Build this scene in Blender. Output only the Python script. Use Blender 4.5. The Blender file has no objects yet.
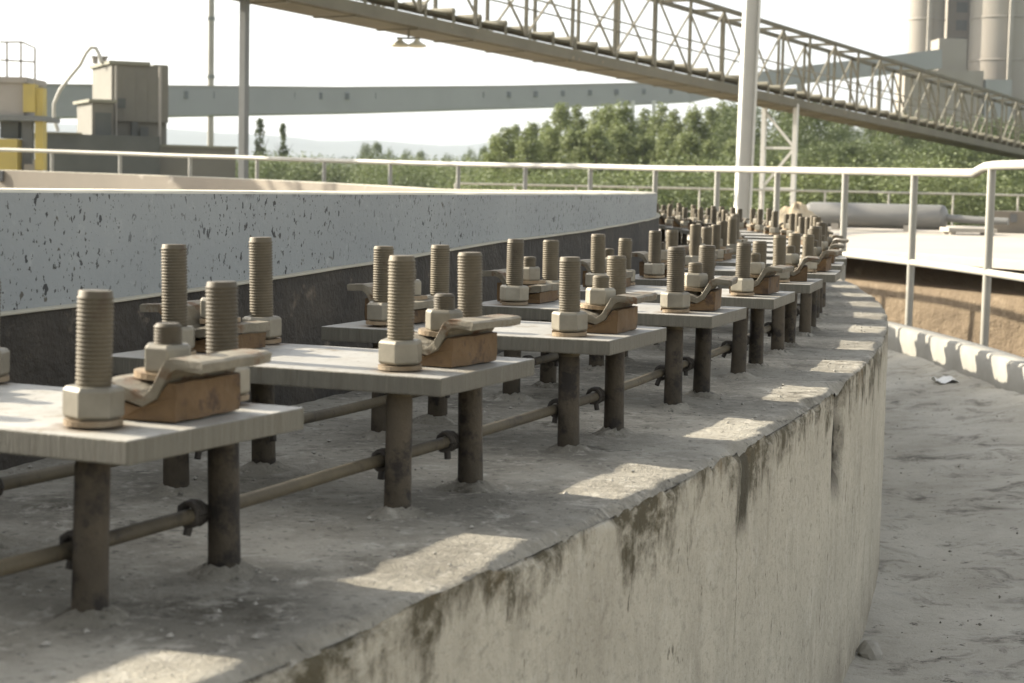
import bpy, bmesh, math, random
import numpy as np
from mathutils import Vector, Matrix, noise

random.seed(7); np.random.seed(7)
SC = bpy.context.scene
COL = SC.collection

# ------------------------------------------------------------------ camera
E = 1.1219                                  # eye height above the walkway (z = 0)
FPX, HY, ROLL = 1802.6, 184.58, 0.0213      # focal length in pixels, horizon row, roll
tilt = math.atan((341.5 - HY) / FPX)
f0 = Vector((0, math.cos(tilt), -math.sin(tilt))); u0 = Vector((0, math.sin(tilt), math.cos(tilt))); r0 = Vector((1, 0, 0))
RV = r0 * math.cos(ROLL) + u0 * math.sin(ROLL)
UV = -r0 * math.sin(ROLL) + u0 * math.cos(ROLL)
cd = bpy.data.cameras.new('camera'); cam = bpy.data.objects.new('camera', cd); COL.objects.link(cam)
cd.sensor_width = 36.0; cd.lens = FPX / 1024 * 36.0
cd.clip_start = 0.05; cd.clip_end = 20000
mw = Matrix((RV, UV, -f0)).transposed().to_4x4(); mw.translation = Vector((0, 0, E)); cam.matrix_world = mw
cd.dof.use_dof = True; cd.dof.focus_distance = 3.4; cd.dof.aperture_fstop = 12
SC.camera = cam

# ------------------------------------------------------------------ light
SUN_TH = 1.15                               # azimuth the light travels towards (see ring angle below)
SUN_EL = math.radians(26.2)
Lh = Vector((math.sin(SUN_TH), -math.cos(SUN_TH), 0))
Ldir = (Lh * math.cos(SUN_EL) + Vector((0, 0, -math.sin(SUN_EL)))).normalized()
sd = bpy.data.lights.new('sun', 'SUN'); sun = bpy.data.objects.new('sun', sd); COL.objects.link(sun)
sd.energy = 5.0; sd.angle = math.radians(0.55); sd.color = (1.0, 0.91, 0.76)
sun.rotation_euler = Ldir.to_track_quat('-Z', 'Y').to_euler(); sun.location = (-30, 15, 25)
wd = bpy.data.worlds.new('World'); SC.world = wd; wd.use_nodes = True
wn = wd.node_tree.nodes; wl = wd.node_tree.links
sky = wn.new('ShaderNodeTexSky'); sky.sky_type = 'NISHITA'; sky.sun_disc = False
sky.sun_elevation = SUN_EL
sky.sun_rotation = math.atan2(-Lh.x, -Lh.y)
sky.air_density = 1.0; sky.dust_density = 3.0; sky.ozone_density = 0.6; sky.altitude = 100
hs = wn.new('ShaderNodeHueSaturation'); hs.inputs['Saturation'].default_value = 0.25   # a milky, hazy sky
wl.new(sky.outputs[0], hs.inputs['Color']); wl.new(hs.outputs[0], wn['Background'].inputs['Color']); wn['Background'].inputs['Strength'].default_value = 0.14
SC.view_settings.view_transform = 'Standard'; SC.view_settings.look = 'None'
SC.view_settings.exposure = 1.4; SC.view_settings.gamma = 1.0; SC.view_settings.use_curve_mapping = False
SC.cycles.max_bounces = 6; SC.cycles.volume_bounces = 0

# ------------------------------------------------------------------ layout (metres, ring centre C, angle th)
CX, CY = -16.8524, 9.2725
RO, RI, RE, RK, RC = 18.1707, 17.8578, 18.3932, 19.45, 17.5258   # bolt rows, ring edge, kerb, tank wall
DTH, PH, BT, HP = 0.0329, 1.1412, 0.1096, 0.1750
ZT = E - 0.4                                # top of the concrete ring
RM = (RO + RI) / 2
def P(R, th, z): return Vector((CX + R * math.sin(th), CY - R * math.cos(th), z))
def at(x, y, Y):                            # the point on the ray through a pixel that lies Y metres ahead
    r = f0 + RV * ((x - 512) / FPX) - UV * ((y - 341.5) / FPX)
    r = r * (Y / r.y); return Vector((r.x, r.y, r.z + E))
def lerp(x, xs, ys): return float(np.interp(x, xs, ys))
def fbm(x, y, z=0.0, o=4): return noise.fractal(Vector((x, y, z)), 1.0, 2.0, o)

# ------------------------------------------------------------------ materials
def nodes(name):
    m = bpy.data.materials.new(name); m.use_nodes = True
    nt = m.node_tree; return m, nt, nt.nodes, nt.links, nt.nodes['Principled BSDF']
class NB:
    """small node-building helper"""
    def __init__(s, nt): s.nt = nt; s.n = nt.nodes; s.l = nt.links
    def coord(s, kind='Object', scale=(1, 1, 1)):
        t = s.n.new('ShaderNodeTexCoord'); mp = s.n.new('ShaderNodeMapping'); mp.inputs['Scale'].default_value = scale
        s.l.new(t.outputs[kind], mp.inputs['Vector']); return mp.outputs[0]
    def noise(s, vec, scale, detail=6, rough=.6, w=None, dist=0):
        t = s.n.new('ShaderNodeTexNoise'); t.inputs['Scale'].default_value = scale; t.inputs['Detail'].default_value = detail
        t.inputs['Roughness'].default_value = rough; t.inputs['Distortion'].default_value = dist
        s.l.new(vec, t.inputs['Vector'])
        if w is not None: t.noise_dimensions = '4D'; s.l.new(w, t.inputs['W'])
        return t.outputs['Fac']
    def ramp(s, fac, a, b, va=0., vb=1.):
        r = s.n.new('ShaderNodeMapRange'); r.inputs['From Min'].default_value = a; r.inputs['From Max'].default_value = b
        r.inputs['To Min'].default_value = va; r.inputs['To Max'].default_value = vb
        s.l.new(fac, r.inputs['Value']); return r.outputs[0]
    def mix(s, fac, c1, c2):
        m = s.n.new('ShaderNodeMix'); m.data_type = 'RGBA'
        for sock, v in ((m.inputs['Factor'], fac), (m.inputs['A'], c1), (m.inputs['B'], c2)):
            if isinstance(v, (int, float)): sock.default_value = v
            elif isinstance(v, tuple): sock.default_value = (*v, 1)
            else: s.l.new(v, sock)
        return m.outputs['Result']
    def math(s, op, a, b=0.):
        m = s.n.new('ShaderNodeMath'); m.operation = op
        for i, v in enumerate((a, b)):
            if isinstance(v, (int, float)): m.inputs[i].default_value = v
            else: s.l.new(v, m.inputs[i])
        return m.outputs[0]
    def bump(s, h, strength, dist=.01, prev=None):
        b = s.n.new('ShaderNodeBump'); b.inputs['Strength'].default_value = strength; b.inputs['Distance'].default_value = dist
        s.l.new(h, b.inputs['Height'])
        if prev is not None: s.l.new(prev, b.inputs['Normal'])
        return b.outputs[0]
    def rnd(s):
        o = s.n.new('ShaderNodeObjectInfo'); return s.math('MULTIPLY', o.outputs['Random'], 40.)
def weathered(name, c1, c2, scale=8., rough=.8, metal=0., bump=.3, bscale=60., bdist=.003, c3=None, sp=.62, spscale=30., stretch=(1, 1, 1), vary=.0):
    m, nt, n, l, bs = nodes(name); B = NB(nt)
    v = B.coord('Object', stretch); w = B.rnd()
    col = B.mix(B.ramp(B.noise(v, scale, 6, .65, w), .32, .68), c1, c2)
    if c3: col = B.mix(B.ramp(B.noise(v, spscale, 5, .7, w), sp, sp + .1), col, c3)
    oi = n.new('ShaderNodeObjectInfo'); hv = n.new('ShaderNodeHueSaturation'); l.new(col, hv.inputs['Color'])
    l.new(B.ramp(oi.outputs['Random'], 0, 1, 1 - vary, 1 + vary), hv.inputs['Value']); col = hv.outputs[0]
    l.new(col, bs.inputs['Base Color']); bs.inputs['Roughness'].default_value = rough; bs.inputs['Metallic'].default_value = metal
    l.new(B.bump(B.noise(v, bscale, 5, .65, w), bump, bdist), bs.inputs['Normal'])
    return m
M = {}
M['bolt'] = weathered('dusty_bolt_steel', (.062, .049, .028), (.112, .091, .055), 14, .62, .25, .35, 220, .001, (.065, .045, .026), .58, 45, vary=.22)
M['bolt_leg'] = weathered('grimy_shank_painted_shade', (.040, .031, .019), (.082, .065, .042), 10, .8, .1, .8, 60, .004, (.018, .014, .010), .50, 22, vary=.22)  # grime, plus under-plate shade mixed into the base colour
M['nut'] = weathered('zinc_nut', (.265, .242, .185), (.17, .15, .11), 22, .55, .25, .25, 160, .001, (.22, .15, .08), .66, 60, vary=.22)
M['washer'] = weathered('rusty_washer', (.20, .135, .07), (.30, .24, .16), 40, .7, .2, .2, 200, .001, vary=.22)
M['plate'] = weathered('grey_steel_plate', (.29, .275, .235), (.40, .385, .345), 7, .6, .1, .4, 90, .002, (.20, .165, .11), .56, 17, vary=.22)
def plate_grime(m):
    nt = m.node_tree; n = nt.nodes; l = nt.links; B = NB(nt); bs = n['Principled BSDF']; src = bs.inputs['Base Color'].links[0].from_socket
    tc = n.new('ShaderNodeTexCoord'); sp = n.new('ShaderNodeSeparateXYZ'); l.new(tc.outputs['Object'], sp.inputs[0])
    dx = B.math('SUBTRACT', B.math('ABSOLUTE', sp.outputs['X']), BT); dy = B.math('SUBTRACT', B.math('ABSOLUTE', sp.outputs['Y']), (RO - RI) / 2)
    d = B.math('SQRT', B.math('ADD', B.math('MULTIPLY', dx, dx), B.math('MULTIPLY', dy, dy)))
    v = B.coord('Object'); w = B.rnd(); d = B.math('ADD', d, B.math('MULTIPLY', B.math('SUBTRACT', B.noise(v, 40, 4, .7, w), .5), .05))
    col = B.mix(B.ramp(d, .024, .046, .85, 0.), src, (.15, .105, .06))
    col = B.mix(B.ramp(B.noise(v, 26, 6, .75, w), .53, .64, 0, .6), col, (.24, .215, .165))
    col = B.mix(B.ramp(B.noise(v, 90, 4, .7, w), .60, .66, 0, .7), col, (.12, .10, .07))
    l.new(col, bs.inputs['Base Color'])
plate_grime(M['plate'])
M['plate_edge'] = weathered('sawn_plate_edge', (.165, .155, .12), (.11, .10, .075), 30, .6, .2, .8, 60, .004, (.17, .13, .07), .62, 30, (6, 6, .4), vary=.22)
M['clip'] = weathered('clip_steel', (.105, .09, .062), (.20, .178, .13), 14, .7, .15, .7, 90, .003, (.10, .055, .024), .52, 32, vary=.22)
M['block'] = weathered('rusty_block', (.085, .05, .02), (.155, .095, .042), 16, .8, .1, .7, 90, .003, (.055, .032, .018), .53, 28, vary=.22)
M['bar'] = weathered('rusty_bar_painted_shade', (.052, .042, .026), (.105, .085, .05), 9, .75, .1, .5, 70, .003, (.035, .027, .018), .54, 20)  # rust, made darker still to stand for shade beneath the plates
M['wire'] = weathered('dark_wire', (.03, .026, .02), (.06, .05, .04), 40, .8)
M['rail'] = weathered('cream_rail_paint', (.43, .405, .34), (.35, .33, .275), 3, .55, 0, .2, 60, .001, (.20, .14, .08), .63, 7)
M['rail_grey'] = weathered('grey_post_paint', (.31, .295, .25), (.25, .24, .20), 3, .5, 0, .1, 60, .001, (.30, .22, .14), .68, 9)
M['kerb'] = weathered('kerb_concrete', (.29, .28, .245), (.22, .21, .18), 4, .9, 0, .4, 40, .006, (.27, .25, .21), .62, 12)
M['tan'] = weathered('earth_stained_concrete', (.16, .118, .07), (.115, .083, .05), 1.6, .95, 0, .9, 9, .05, (.22, .168, .105), .57, 4)
M['apron'] = weathered('pale_apron_concrete', (.43, .385, .315), (.36, .32, .26), .7, .9, 0, .3, 20, .01, (.40, .35, .28), .64, 2.2)
M['pipe_steel'] = weathered('grey_vessel_paint', (.205, .20, .18), (.17, .165, .15), 2, .5, .1, .1, 20, .004, (.22, .19, .15), .66, 6)
M['gallery'] = weathered('olive_truss_paint', (.13, .118, .08), (.095, .085, .056), 1.0, .7, .1, .2, 12, .01, (.30, .24, .14), .62, 4)
M['gallery_deck'] = weathered('dusty_deck', (.105, .09, .05), (.07, .06, .034), .8, .85, 0, .4, 8, .02)
M['gallery_pale'] = weathered('pale_truss_steel', (.24, .22, .165), (.18, .165, .125), 1.0, .7, .1, .2, 12, .01)
M['idler'] = weathered('idler_yellow', (.22, .20, .14), (.17, .155, .11), 2, .7)
M['girder'] = weathered('grey_cladding', (.245, .248, .235), (.215, .218, .206), .15, .7, 0, .1, 3, .02)
M['girder_dark'] = weathered('dark_bracket', (.12, .13, .13), (.15, .16, .16), .5, .8)
M['post_white'] = weathered('white_column_paint', (.52, .51, .46), (.45, .44, .395), 1.5, .5, 0, .1, 30, .004, (.42, .38, .30), .66, 4)
M['mast'] = weathered('weathered_mast', (.30, .275, .235), (.235, .215, .18), .5, .8)
M['grey_col'] = weathered('grey_column', (.15, .155, .145), (.12, .125, .115), 1., .7)
M['plant'] = weathered('plant_grey_sheet', (.15, .14, .108), (.12, .112, .088), .6, .8, 0, .2, 6, .02, (.15, .15, .13), .62, 2.)
M['plant_dark'] = weathered('plant_dark_sheet', (.06, .063, .055), (.085, .088, .075), .8, .8)
M['plant_trim'] = weathered('plant_roof_trim', (.16, .155, .11), (.20, .19, .14), 1, .8)
M['yellow'] = weathered('yellow_machine_paint', (.40, .31, .07), (.31, .245, .07), 1, .6, 0, .2, 10, .01, (.28, .23, .09), .64, 3)
M['silo'] = weathered('silo_concrete', (.27, .242, .20), (.225, .20, .168), .15, .9, 0, .1, 1, .05, None, .6, 1, (1, 1, .15))
M['silo_dark'] = weathered('silo_recess', (.13, .13, .125), (.16, .16, .15), .3, .9)
M['lamp'] = weathered('lamp_shade', (.48, .43, .29), (.40, .36, .25), 5, .6)
M['bark'] = weathered('bark', (.11, .09, .065), (.16, .135, .10), 4, .9, 0, .6, 20, .02)
M['sand'] = weathered('sand_heap', (.50, .41, .27), (.42, .34, .22), 2, .95, 0, .6, 14, .03)
M['paper'] = weathered('paper_scrap', (.72, .72, .69), (.60, .60, .57), 10, .9)
M['stone'] = weathered('stone', (.36, .34, .29), (.26, .245, .21), 15, .9, 0, .5, 60, .004)
M['clod'] = weathered('dirt_clod', (.20, .185, .15), (.11, .10, .078), 6, .95, 0, .5, 60, .004)
M['dirt'] = weathered('brown_dirt', (.17, .14, .09), (.26, .22, .15), 9, .95, 0, .5, 60, .004)
M['hill'] = weathered('wooded_hill', (.05, .065, .06), (.075, .09, .08), .01, 1., 0, .3, .05, 2)
def leaf_mat(name, a, b):
    m, nt, n, l, bs = nodes(name); B = NB(nt)
    v = B.coord('Object'); col = B.mix(B.ramp(B.noise(v, 1.1, 3, .6, B.rnd()), .3, .7), a, b)
    l.new(col, bs.inputs['Base Color']); bs.inputs['Roughness'].default_value = .7
    tr = n.new('ShaderNodeBsdfTranslucent'); l.new(col, tr.inputs['Color'])
    mx = n.new('ShaderNodeMixShader'); mx.inputs[0].default_value = .3
    l.new(bs.outputs[0], mx.inputs[1]); l.new(tr.outputs[0], mx.inputs[2]); l.new(mx.outputs[0], n['Material Output'].inputs['Surface'])
    return m
M['leaf_a'] = leaf_mat('poplar_leaves', (.135, .165, .055), (.195, .22, .085))
M['leaf_b'] = leaf_mat('dark_leaves', (.075, .10, .034), (.125, .15, .055))
M['leaf_c'] = leaf_mat('shrub_leaves', (.10, .13, .046), (.155, .18, .07))

def ring_top_mat():
    m, nt, n, l, bs = nodes('ring_top_concrete'); B = NB(nt); v = B.coord('Object')
    col = B.mix(B.ramp(B.noise(v, 3.4, 8, .72), .40, .60), (.35, .325, .265), (.175, .16, .125))
    col = B.mix(B.ramp(B.noise(v, 6.5, 8, .75), .55, .66), col, (.085, .074, .052))
    col = B.mix(B.ramp(B.noise(v, 13., 6, .72, dist=.8), .57, .68), col, (.43, .40, .335))
    col = B.mix(B.ramp(B.noise(v, 38., 5, .75), .55, .68, 0, .8), col, (.42, .395, .335))
    col = B.mix(B.ramp(B.noise(v, 75., 4, .7), .58, .68, 0, .9), col, (.075, .07, .055))
    l.new(col, bs.inputs['Base Color']); bs.inputs['Roughness'].default_value = .95
    h = B.math('ADD', B.noise(v, 32., 7, .75), B.math('MULTIPLY', B.noise(v, 140., 4, .7), .6))
    l.new(B.bump(h, .9, .010), bs.inputs['Normal']); return m
def ring_face_mat():
    """uv: u = metres along the outer edge, v = metres below the edge (negative)"""
    m, nt, n, l, bs = nodes('ring_face_concrete'); B = NB(nt)
    uv = B.coord('UV'); tc = n.new('ShaderNodeTexCoord'); sp = n.new('ShaderNodeSeparateXYZ'); l.new(tc.outputs['UV'], sp.inputs[0])
    dep = B.math('MULTIPLY', sp.outputs['Y'], -1.)
    col = B.mix(B.ramp(B.noise(uv, 3.1, 8, .72), .36, .64), (.50, .455, .355), (.40, .362, .28))
    st = B.coord('UV', (8, 2.2, 1)); col = B.mix(B.ramp(B.noise(st, 1., 7, .72), .5, .74, 0, .8), col, (.27, .24, .18))
    st2 = B.coord('UV', (19, 7, 1)); col = B.mix(B.ramp(B.noise(st2, 1., 6, .74), .57, .70, 0, .7), col, (.54, .50, .41))
    col = B.mix(B.ramp(B.noise(B.coord('UV', (17, 4, 1)), 1., 4, .65), .685, .72, 0, .85), col, (.085, .07, .045))   # narrow dark runs
    col = B.mix(B.ramp(B.noise(B.coord('UV', (46, 55, 1)), 1., 5, .75), .52, .66, 0, .7), col, (.27, .245, .19))
    col = B.mix(B.ramp(B.noise(B.coord('UV', (30, 14, 1)), 1., 4, .7), .635, .67, 0, .8), col, (.10, .085, .055))
    col = B.mix(B.ramp(B.noise(B.coord('UV', (7, 9, 1)), 1., 6, .75), .56, .68, 0, .55), col, (.55, .515, .42))
    # dirt creeping down from the top edge, in lobes of uneven length
    lob = B.ramp(B.noise(B.coord('UV', (3.6, 1.6, 1)), 1., 7, .72), .40, .70, -.012, .21)
    edge = B.ramp(B.math('SUBTRACT', lob, dep), -.015, .05)
    grit = B.ramp(B.noise(B.coord('UV', (13, 20, 1)), 1., 6, .75), .36, .54)
    col = B.mix(B.math('MULTIPLY', B.math('MULTIPLY', edge, grit), 1.), col, (.085, .07, .038))
    lob2 = B.ramp(B.noise(B.coord('UV', (2.3, .5, 1)), 1.7, 5, .7), .50, .82, -.02, .26)
    edge2 = B.ramp(B.math('SUBTRACT', lob2, dep), -.01, .04)
    col = B.mix(B.math('MULTIPLY', edge2, B.ramp(B.noise(B.coord('UV', (10, 12, 1)), 1., 5, .7), .42, .6, 0, .8)), col, (.15, .105, .045))
    for s0, w, dmax, c in ((RE * 1.2642, .095, .25, (.03, .023, .013)), (RE * 1.2118, .055, .15, (.06, .05, .028)), (RE * 1.2105, .005, .34, (.24, .22, .16))):
        wob = B.math('ADD', sp.outputs['X'], B.math('MULTIPLY', B.math('SUBTRACT', B.noise(uv, 12., 5, .65), .5), .11))
        dx = B.math('ABSOLUTE', B.math('SUBTRACT', wob, s0))
        a = B.ramp(dx, w * .45, w, 1., 0.); bb = B.ramp(dep, dmax * .72, dmax, 1., 0.)
        col = B.mix(B.math('MULTIPLY', a, bb), col, c)
    col = B.mix(B.math('MULTIPLY', B.ramp(dep, .52, .74), B.ramp(B.noise(uv, 7., 5, .7), .35, .6)), col, (.26, .235, .18))
    l.new(col, bs.inputs['Base Color']); bs.inputs['Roughness'].default_value = .95
    h = B.math('ADD', B.noise(uv, 60., 6, .7), B.math('MULTIPLY', B.noise(st2, 1., 5, .7), .8))
    l.new(B.bump(h, .9, .008), bs.inputs['Normal']); return m
def grey_wall_mat():
    m, nt, n, l, bs = nodes('grey_coated_wall'); B = NB(nt); uv = B.coord('UV')
    col = B.mix(B.ramp(B.noise(uv, 1.6, 6, .6), .33, .67), (.285, .297, .285), (.24, .252, .245))
    col = B.mix(B.ramp(B.noise(uv, 26., 5, .7), .58, .72), col, (.33, .338, .32))
    big = B.ramp(B.noise(B.coord('UV', (1, 1.2, 1)), 1.3, 4, .6), .28, .50)
    for sx, sy, lo, c in ((62, 38, .635, (.035, .035, .034)), (95, 60, .64, (.05, .048, .042)), (40, 30, .67, (.09, .08, .06)), (140, 100, .655, (.07, .07, .065))):
        k = B.ramp(B.noise(B.coord('UV', (sx, sy, 1)), 1., 3, .55, dist=.15), lo, lo + .025)
        col = B.mix(B.math('MULTIPLY', k, big), col, c)
    # chipped top arris
    sp = n.new('ShaderNodeSeparateXYZ'); tc = n.new('ShaderNodeTexCoord'); l.new(tc.outputs['UV'], sp.inputs[0])
    k = B.ramp(B.math('ADD', sp.outputs['Y'], B.ramp(B.noise(B.coord('UV', (22, 9, 1)), 1., 4, .7), .45, .8, 0., .03)), .0, .012)
    col = B.mix(B.math('MULTIPLY', k, .8), col, (.07, .065, .055))
    l.new(col, bs.inputs['Base Color']); bs.inputs['Roughness'].default_value = .7
    l.new(B.bump(B.noise(uv, 70., 5, .7), .35, .004), bs.inputs['Normal']); return m
def floor_mat():
    m, nt, n, l, bs = nodes('dusty_walkway'); B = NB(nt); v = B.coord('Object')
    col = B.mix(B.ramp(B.noise(v, 1.3, 7, .72), .38, .62), (.46, .435, .37), (.33, .308, .255))
    col = B.mix(B.ramp(B.noise(v, 4.2, 7, .72, dist=.7), .53, .66, 0, .85), col, (.085, .077, .057))
    col = B.mix(B.ramp(B.noise(v, 8., 6, .7), .60, .72), col, (.31, .30, .265))
    col = B.mix(B.ramp(B.noise(v, 26., 5, .75), .60, .68), col, (.055, .05, .037))
    col = B.mix(B.ramp(B.noise(v, 60., 3, .6), .68, .73), col, (.36, .345, .31))
    l.new(col, bs.inputs['Base Color']); bs.inputs['Roughness'].default_value = .97
    h = B.math('ADD', B.noise(v, 9., 8, .78), B.math('MULTIPLY', B.noise(v, 60., 5, .75), .5))
    l.new(B.bump(h, .9, .012), bs.inputs['Normal']); return m
def ground_mat():
    m, nt, n, l, bs = nodes('yard_and_field'); B = NB(nt); v = B.coord('Object')
    tc = n.new('ShaderNodeTexCoord'); ln = n.new('ShaderNodeVectorMath'); ln.operation = 'LENGTH'; l.new(tc.outputs['Object'], ln.inputs[0])
    yard = B.mix(B.ramp(B.noise(v, .3, 6, .6), .35, .65), (.34, .29, .21), (.26, .22, .16))
    field = B.mix(B.ramp(B.noise(v, .02, 5, .6), .35, .65), (.085, .115, .045), (.13, .15, .065))
    l.new(B.mix(B.ramp(ln.outputs['Value'], 55., 95.), yard, field), bs.inputs['Base Color'])
    bs.inputs['Roughness'].default_value = 1.; l.new(B.bump(B.noise(v, 4., 5, .7), .5, .05), bs.inputs['Normal']); return m
M['ring_top'] = ring_top_mat(); M['ring_face'] = ring_face_mat(); M['grey_wall'] = grey_wall_mat()
M['floor'] = floor_mat(); M['ground'] = ground_mat()
M['wall_in'] = weathered('tank_inside_concrete', (.22, .19, .145), (.17, .148, .115), .8, .9, 0, .3, 10, .01, (.36, .33, .28), .64, 2.)
M['rim'] = weathered('rim_concrete', (.46, .43, .34), (.38, .35, .27), 8, .9, 0, .4, 60, .005)
M['band'] = weathered('bitumen_with_painted_shade', (.022, .018, .013), (.058, .048, .034), 5, .8, 0, .8, 30, .012, (.13, .105, .075), .60, 16)  # bitumen coat, with the shade at the wall foot darkened into its colour

# ------------------------------------------------------------------ mesh helpers
class MB:
    def __init__(s): s.v = []; s.f = []; s.m = []; s.uv = {}; s.smooth = set()
    def add(s, vs, fs, mi=0, sm=False):
        o = len(s.v); s.v += [Vector(p) for p in vs]
        for f in fs:
            if sm: s.smooth.add(len(s.f))
            s.f.append([i + o for i in f]); s.m.append(mi)
    def box(s, a, b, mi=0):
        (x0, y0, z0), (x1, y1, z1) = a, b
        s.add([(x0, y0, z0), (x1, y0, z0), (x1, y1, z0), (x0, y1, z0), (x0, y0, z1), (x1, y0, z1), (x1, y1, z1), (x0, y1, z1)],
              [(0, 3, 2, 1), (4, 5, 6, 7), (0, 1, 5, 4), (1, 2, 6, 5), (2, 3, 7, 6), (3, 0, 4, 7)], mi)
    def obox(s, o, ex, ey, ez, mi=0):                     # oriented box: corner o and three edge vectors
        o, ex, ey, ez = map(Vector, (o, ex, ey, ez))
        s.add([o, o + ex, o + ex + ey, o + ey, o + ez, o + ex + ez, o + ex + ey + ez, o + ey + ez],
              [(0, 3, 2, 1), (4, 5, 6, 7), (0, 1, 5, 4), (1, 2, 6, 5), (2, 3, 7, 6), (3, 0, 4, 7)], mi)
    def bar(s, a, b, w, h=None, up=(0, 0, 1), mi=0):
        a, b = Vector(a), Vector(b); h = h or w; d = (b - a).normalized(); up = Vector(up)
        if abs(d.dot(up)) > .98: up = Vector((1, 0, 0)) if abs(d.x) < .9 else Vector((0, 1, 0))
        sx = d.cross(up).normalized(); uy = sx.cross(d)
        s.obox(a - sx * w / 2 - uy * h / 2, sx * w, b - a, uy * h, mi)
    def tube(s, pts, r, n=10, mi=0, cap=True):
        pts = [Vector(p) for p in pts]; rs = r if isinstance(r, (list, tuple)) else [r] * len(pts)
        vs = []; fs = []; px = None
        for i, p in enumerate(pts):
            d = (pts[min(i + 1, len(pts) - 1)] - pts[max(i - 1, 0)]).normalized()
            if px is None:
                up = Vector((0, 0, 1)) if abs(d.z) < .95 else Vector((1, 0, 0)); px = d.cross(up).normalized()
            else: px = (px - d * px.dot(d)).normalized()
            py = d.cross(px)
            for k in range(n):
                a = 2 * math.pi * k / n; vs.append(p + (px * math.cos(a) + py * math.sin(a)) * rs[i])
        for i in range(len(pts) - 1):
            for k in range(n): fs.append((i * n + k, i * n + (k + 1) % n, (i + 1) * n + (k + 1) % n, (i + 1) * n + k))
        s.add(vs, fs, mi, True)
        if cap: s.add(vs[:n], [tuple(range(n))], mi); s.add(vs[-n:], [tuple(reversed(range(n)))], mi)
    def lathe(s, prof, n=20, org=(0, 0, 0), mi=0, sm=True, cap=True):
        o = Vector(org); vs = []; fs = []
        for r, z in prof:
            for k in range(n): a = 2 * math.pi * k / n; vs.append(o + Vector((r * math.cos(a), r * math.sin(a), z)))
        for i in range(len(prof) - 1):
            for k in range(n): fs.append((i * n + k, i * n + (k + 1) % n, (i + 1) * n + (k + 1) % n, (i + 1) * n + k))
        s.add(vs, fs, mi, sm)
        if cap: s.add(vs[:n], [tuple(reversed(range(n)))], mi); s.add(vs[-n:], [tuple(range(n))], mi)
    def prism(s, poly, x0, x1, mi=0):                      # polygon in (y, z), extruded along x
        n = len(poly); vs = [(x0, y, z) for y, z in poly] + [(x1, y, z) for y, z in poly]
        fs = [(i, (i + 1) % n, n + (i + 1) % n, n + i) for i in range(n)] + [tuple(reversed(range(n))), tuple(range(n, 2 * n))]
        s.add(vs, fs, mi)
    def rough_prism(s, poly, x0, x1, nx=9, amp=.0012, sub=2, seed=0.):   # the same with worn, slightly uneven faces
        pts = []
        for (a, b), (c, d) in zip(poly, poly[1:] + poly[:1]):
            for i in range(sub): pts.append((a + (c - a) * i / sub, b + (d - b) * i / sub))
        n = len(pts); vs = []; fs = []
        for i in range(nx):
            x = x0 + (x1 - x0) * i / (nx - 1)
            for y, z in pts:
                k = Vector((x * 38 + seed, y * 38, z * 38)); e = amp * (2.2 if i in (0, nx - 1) else 1.)
                vs.append((x + e * noise.noise(k * 1.7 + Vector((9, 0, 0))), y + amp * noise.noise(k + Vector((0, 5, 0))), max(z + amp * noise.noise(k + Vector((0, 0, 7))), min(z, 0.))))
        for i in range(nx - 1):
            for k in range(n): fs.append((i * n + k, i * n + (k + 1) % n, (i + 1) * n + (k + 1) % n, (i + 1) * n + k))
        fs += [tuple(reversed(range(n))), tuple(range((nx - 1) * n, nx * n))]
        s.add(vs, fs)
    def grid(s, rows, mi=0, uvs=None, sm=True, flip=False):
        o = len(s.v); nr, nc = len(rows), len(rows[0])
        for r in rows: s.v += [Vector(p) for p in r]
        for i in range(nr - 1):
            for j in range(nc - 1):
                q = [(i, j), (i, j + 1), (i + 1, j + 1), (i + 1, j)]
                if flip: q.reverse()
                if sm: s.smooth.add(len(s.f))
                if uvs: s.uv[len(s.f)] = [uvs[a][b] for a, b in q]
                s.f.append([o + a * nc + b for a, b in q]); s.m.append(mi)
    def mesh(s, name, mats, org=(0, 0, 0), bevel=0, recalc=True):
        o = Vector(org); me = bpy.data.meshes.new(name)
        me.from_pydata([tuple(p - o) for p in s.v], [], s.f)
        mats = mats if isinstance(mats, (list, tuple)) else [mats]
        for m in mats: me.materials.append(M[m] if isinstance(m, str) else m)
        me.polygons.foreach_set('material_index', s.m)
        sm = [i in s.smooth for i in range(len(s.f))]; me.polygons.foreach_set('use_smooth', sm)
        if s.uv:
            ul = me.uv_layers.new(name='UVMap')
            for pi, q in s.uv.items():
                for li, c in zip(me.polygons[pi].loop_indices, q): ul.data[li].uv = c
        if bevel or recalc:
            bm = bmesh.new(); bm.from_mesh(me)
            if recalc: bmesh.ops.recalc_face_normals(bm, faces=bm.faces)
            if bevel:
                bmesh.ops.remove_doubles(bm, verts=bm.verts, dist=1e-6)
                ed = [e for e in bm.edges if len(e.link_faces) == 2 and e.calc_face_angle(0) > .5]
                bmesh.ops.bevel(bm, geom=ed, offset=bevel, segments=2, affect='EDGES', profile=.6)
            bm.to_mesh(me); bm.free()
        me.update(); return me
def link(name, data, parent=None):
    o = bpy.data.objects.new(name, data); COL.objects.link(o)
    if parent: o.parent = parent
    return o
def tag(o, label=None, cat=None, group=None, kind=None):
    for k, v in (('label', label), ('category', cat), ('group', group), ('kind', kind)):
        if v: o[k] = v
    return o
ORG = {}
def thing(name, loc, label, cat, group=None):
    o = link(name, None); o.location = loc; ORG[o.name] = Vector(loc); return tag(o, label, cat, group)
def part(name, mb, mats, t, **kw):                          # a part whose shape is written in world coordinates
    return link(name, mb.mesh(name, mats, ORG[t.name], **kw), t)
def sub(name, mb, mats, p, t, **kw): return link(name, mb.mesh(name, mats, ORG[t.name], **kw), p)
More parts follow.
